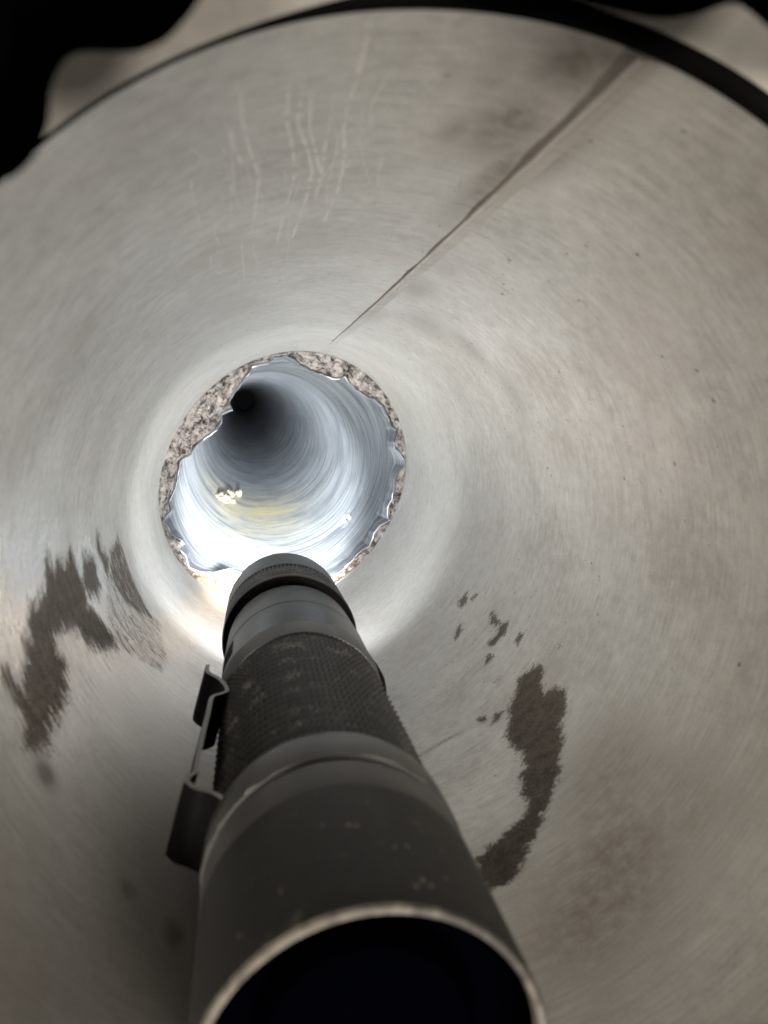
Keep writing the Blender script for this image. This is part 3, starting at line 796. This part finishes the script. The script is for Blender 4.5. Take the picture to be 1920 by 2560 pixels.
# dark slot let into the left of the collar and the side switch on its right
def patch(name, s0, s1, a0, a1, r0, mat, parent, h=0.0, n1=8, n2=14, round_=True):
    V, F = [], []
    for i in range(n1):
        for j in range(n2):
            u, w = i / (n1 - 1), j / (n2 - 1)
            e = min(u, 1 - u, w, 1 - w) * 4
            hh = r0 + h * min(1, e) ** 0.5
            a = math.radians(a0 + (a1 - a0) * w); s = s0 + (s1 - s0) * u
            V.append((hh * math.cos(a), s, hh * math.sin(a)))
    for i in range(n1 - 1):
        for j in range(n2 - 1):
            F.append((i * n2 + j, i * n2 + j + 1, (i + 1) * n2 + j + 1, (i + 1) * n2 + j))
    return mesh_obj(name, V, F, mat, parent, smooth=60)
patch("side_slot", 84.5, 94.5, 146, 172, 14.98, M['dark'], collar, 0.12)
patch("side_switch", 76, 86.5, -8, 22, 14.9, M['dark'], collar, 1.0)

bez = lathe("bezel", [(118.02, 15.5), (118.05, 15.6), (118.25, 15.78), (118.9, 15.8), (119.2, 15.5), (119.4, 15.25)], M['collar'], fl)
lathe("bezel_back", [(113.7, 12.1), (118.0, 12.15), (118.0, 15.52)], M['dark'], bez)  # rear face coloured black for the shade behind the lip
# straight-cut knurl of the bezel
nk = 96
tt = np.linspace(0, 2 * np.pi, nk * 2, endpoint=False)
rw = []
for s, lo, hi in ((119.3, 15.0, 15.0), (119.9, 15.0, 15.62), (131.8, 15.0, 15.62), (132.6, 15.0, 15.0)):
    rr = np.where(np.arange(nk * 2) % 2 == 0, lo, hi)
    rw.append(np.stack([rr * np.cos(tt), np.full_like(tt, s), rr * np.sin(tt)], -1))
grid_mesh("bezel_knurl", np.array(rw), M['knurl'], bez, smooth=None, flip=True)
lathe("bezel_nose", [(132.5, 15.2), (132.9, 15.5), (147.6, 15.3), (149.3, 15.1), (149.64, 14.7), (149.5, 13.9), (147.0, 13.6)], M['collar'], bez)
lathe("reflector", [(147.0, 13.6), (143, 12.6), (138, 10.2), (132, 6.2), (128, 2.2)], M['reflector'], fl)
lathe("lens", [(146.9, 13.58), (146.9, 0.02)], M['glass'], fl, smooth=20)
lathe("led", [(128.2, 2.2), (129.2, 2.0), (129.6, 0.05)], M['led'], fl)

# pocket clip: a bent steel strip on the flashlight's left
path = [(30.75, -12.37), (32.45, -13.38), (33.85, -14.69), (34.8, -16.14), (36.2, -17.15), (37.2, -17.57), (38.45, -17.23), (39.95, -16.6), (45.9, -16.49), (53.4, -16.25), (59.55, -15.94), (64.45, -15.8), (66.45, -15.42), (67.35, -14.14), (68.55, -13.32), (71.1, -13.67), (74.45, -14.74), (77.05, -16.25), (79.05, -17.05), (82.6, -17.11)]
pp = np.array(path)
def catmull(p, m=5):
    out = []
    q = np.vstack([2 * p[0] - p[1], p, 2 * p[-1] - p[-2]])
    for i in range(1, len(q) - 2):
        for j in range(m):
            u = j / m
            out.append(0.5 * ((2 * q[i]) + (-q[i - 1] + q[i + 1]) * u + (2 * q[i - 1] - 5 * q[i] + 4 * q[i + 1] - q[i + 2]) * u * u + (-q[i - 1] + 3 * q[i] - 3 * q[i + 1] + q[i + 2]) * u ** 3))
    out.append(q[-2]); return np.array(out)
cp = catmull(pp)
tdir = np.array([-0.26, -0.966]); ndir = np.array([-0.966, 0.26])
V, F = [], []
for i in range(len(cp)):
    s, x = cp[i]
    d = cp[min(i + 1, len(cp) - 1)] - cp[max(i - 1, 0)]; d /= np.linalg.norm(d)
    nrm = np.array([d[1], -d[0]]) * 0.36                            # half thickness in the (s, x) plane
    Wd = 10.0 if s < 60 else 10.0 - 2.2 * min(1, (s - 60) / 30) * 0.5
    for (wq, k_) in ((0.0, -1), (0.0, 1), (Wd * 0.5, 1), (Wd, 1), (Wd, -1), (Wd * 0.5, -1)):
        V.append((x + nrm[1] * k_ + tdir[0] * wq, s + nrm[0] * k_, 7.0 + tdir[1] * wq))
m = 6
for i in range(len(cp) - 1):
    for j in range(m):
        F.append((i * m + j, i * m + (j + 1) % m, (i + 1) * m + (j + 1) % m, (i + 1) * m + j))
F.append(tuple(range(m))); F.append(tuple(reversed(range((len(cp) - 1) * m, len(cp) * m))))
clip = mesh_obj("pocket_clip", V, F, M['clip'], fl, smooth=35)
clip.data.materials.append(M['clip_face'])
for i, pl in enumerate(clip.data.polygons):
    pl.material_index = 0 if (i % 6 in (0, 3)) or i >= (len(cp) - 1) * 6 else 1   # shade painted as black faces, edges left lighter

# the lamp itself: a hot spot and a wide spill leaving the lens
def beam(name, power, ang, blend, rad):
    d = bpy.data.lights.new(name, 'SPOT')
    d.energy = power; d.spot_size = math.radians(ang); d.spot_blend = blend
    d.shadow_soft_size = rad; d.color = (0.93, 0.96, 1.0)
    o = bpy.data.objects.new(name, d); col.objects.link(o)
    o.parent = fl
    o.location = (0, 0.1515, 0)
    o.rotation_euler = (math.pi / 2, 0, 0)                           # -Z looks along the flashlight's +Y
    return o
beam("beam_hotspot", 48.0, 33, 1.0, 0.008)
beam("beam_spill", 0.30, 168, 1.0, 0.010)

# ------------------------------------------------------------------ black lobed knobs over the mouth
def knob(name, label, outline, y_ref, y_face, thick):
    outline = [(-20.06 + (x + 20.06) * y_face / y_ref, 17.59 + (z - 17.59) * y_face / y_ref) for x, z in outline]
    p = catmull(np.array(outline + outline[:1], float), 4)[:-1]
    n_ = len(p); V, F = [], []
    cent = p.mean(0)
    for dy, ins in ((0.0, 1.2), (-0.5, 0.4), (-1.4, 0.0), (-thick + 1.4, 0.0), (-thick + 0.5, 0.4), (-thick, 1.2)):
        for q in p:
            v_ = q - cent; L = np.linalg.norm(v_)
            c_ = cent + v_ * (L - ins) / L
            V.append((c_[0] - cent[0], dy, c_[1] - cent[1]))
    for i in range(5):
        for j in range(n_):
            F.append((i * n_ + j, i * n_ + (j + 1) % n_, (i + 1) * n_ + (j + 1) % n_, (i + 1) * n_ + j))
    for base, dy in ((0, 0.0), (5 * n_, -thick)):
        k0 = len(V); V.append((0, dy, 0))
        for j in range(n_): F.append((base + j, base + (j + 1) % n_, k0))
    root = mesh_obj(name, V, F, M['black'], None, smooth=50)
    root.location = (cent[0] * MM, y_face * MM, cent[1] * MM)
    tag(root, label, "knob")
    return root
KN = [(-21.2, 43.7), (-21.7, 42.7), (-22.4, 41.8), (-23.2, 40.9), (-24.0, 40.4), (-24.9, 40.0), (-26.3, 39.8), (-27.8, 39.6), (-28.7, 39.2), (-29.3, 38.6), (-29.9, 37.7), (-30.2, 36.8), (-30.3, 35.8), (-30.5, 34.9), (-30.9, 34.0), (-31.5, 33.1), (-32.2, 32.4), (-32.9, 32.0), (-33.8, 32.0),
      (-36, 32.2), (-39, 33.4), (-41.4, 36), (-42.6, 39.5), (-43, 43), (-42.4, 47), (-40, 50.6), (-37.5, 52), (-34, 53.2), (-30, 54.4), (-26.4, 53.6), (-23.4, 51.2), (-21.6, 48.2), (-20.9, 45.8)]
knob("lobed_knob", "large black lobed knob blurred over the upper left of the duct mouth", KN, 50.0, 44.5, 7.0)
KN2 = [(-8, 57), (-7, 52.5), (-4, 49.6), (1.5, 47.9), (5.5, 47.3), (9.6, 46.9), (12.2, 47.2), (14.2, 48.0), (16.1, 48.5), (17.7, 48.5), (19.4, 47.8), (21.0, 46.9), (23.5, 46.2), (26.5, 46.8), (28.6, 49), (29.4, 52.5), (28.2, 56), (25.0, 58.4), (21, 59.4), (17, 60.2), (12.5, 61), (6, 61.5), (0, 61.5), (-4, 60)]
knob("lobed_knob", "smaller black lobed knob just showing at the upper right corner of the picture", KN2, 54.0, 45.0, 7.0)
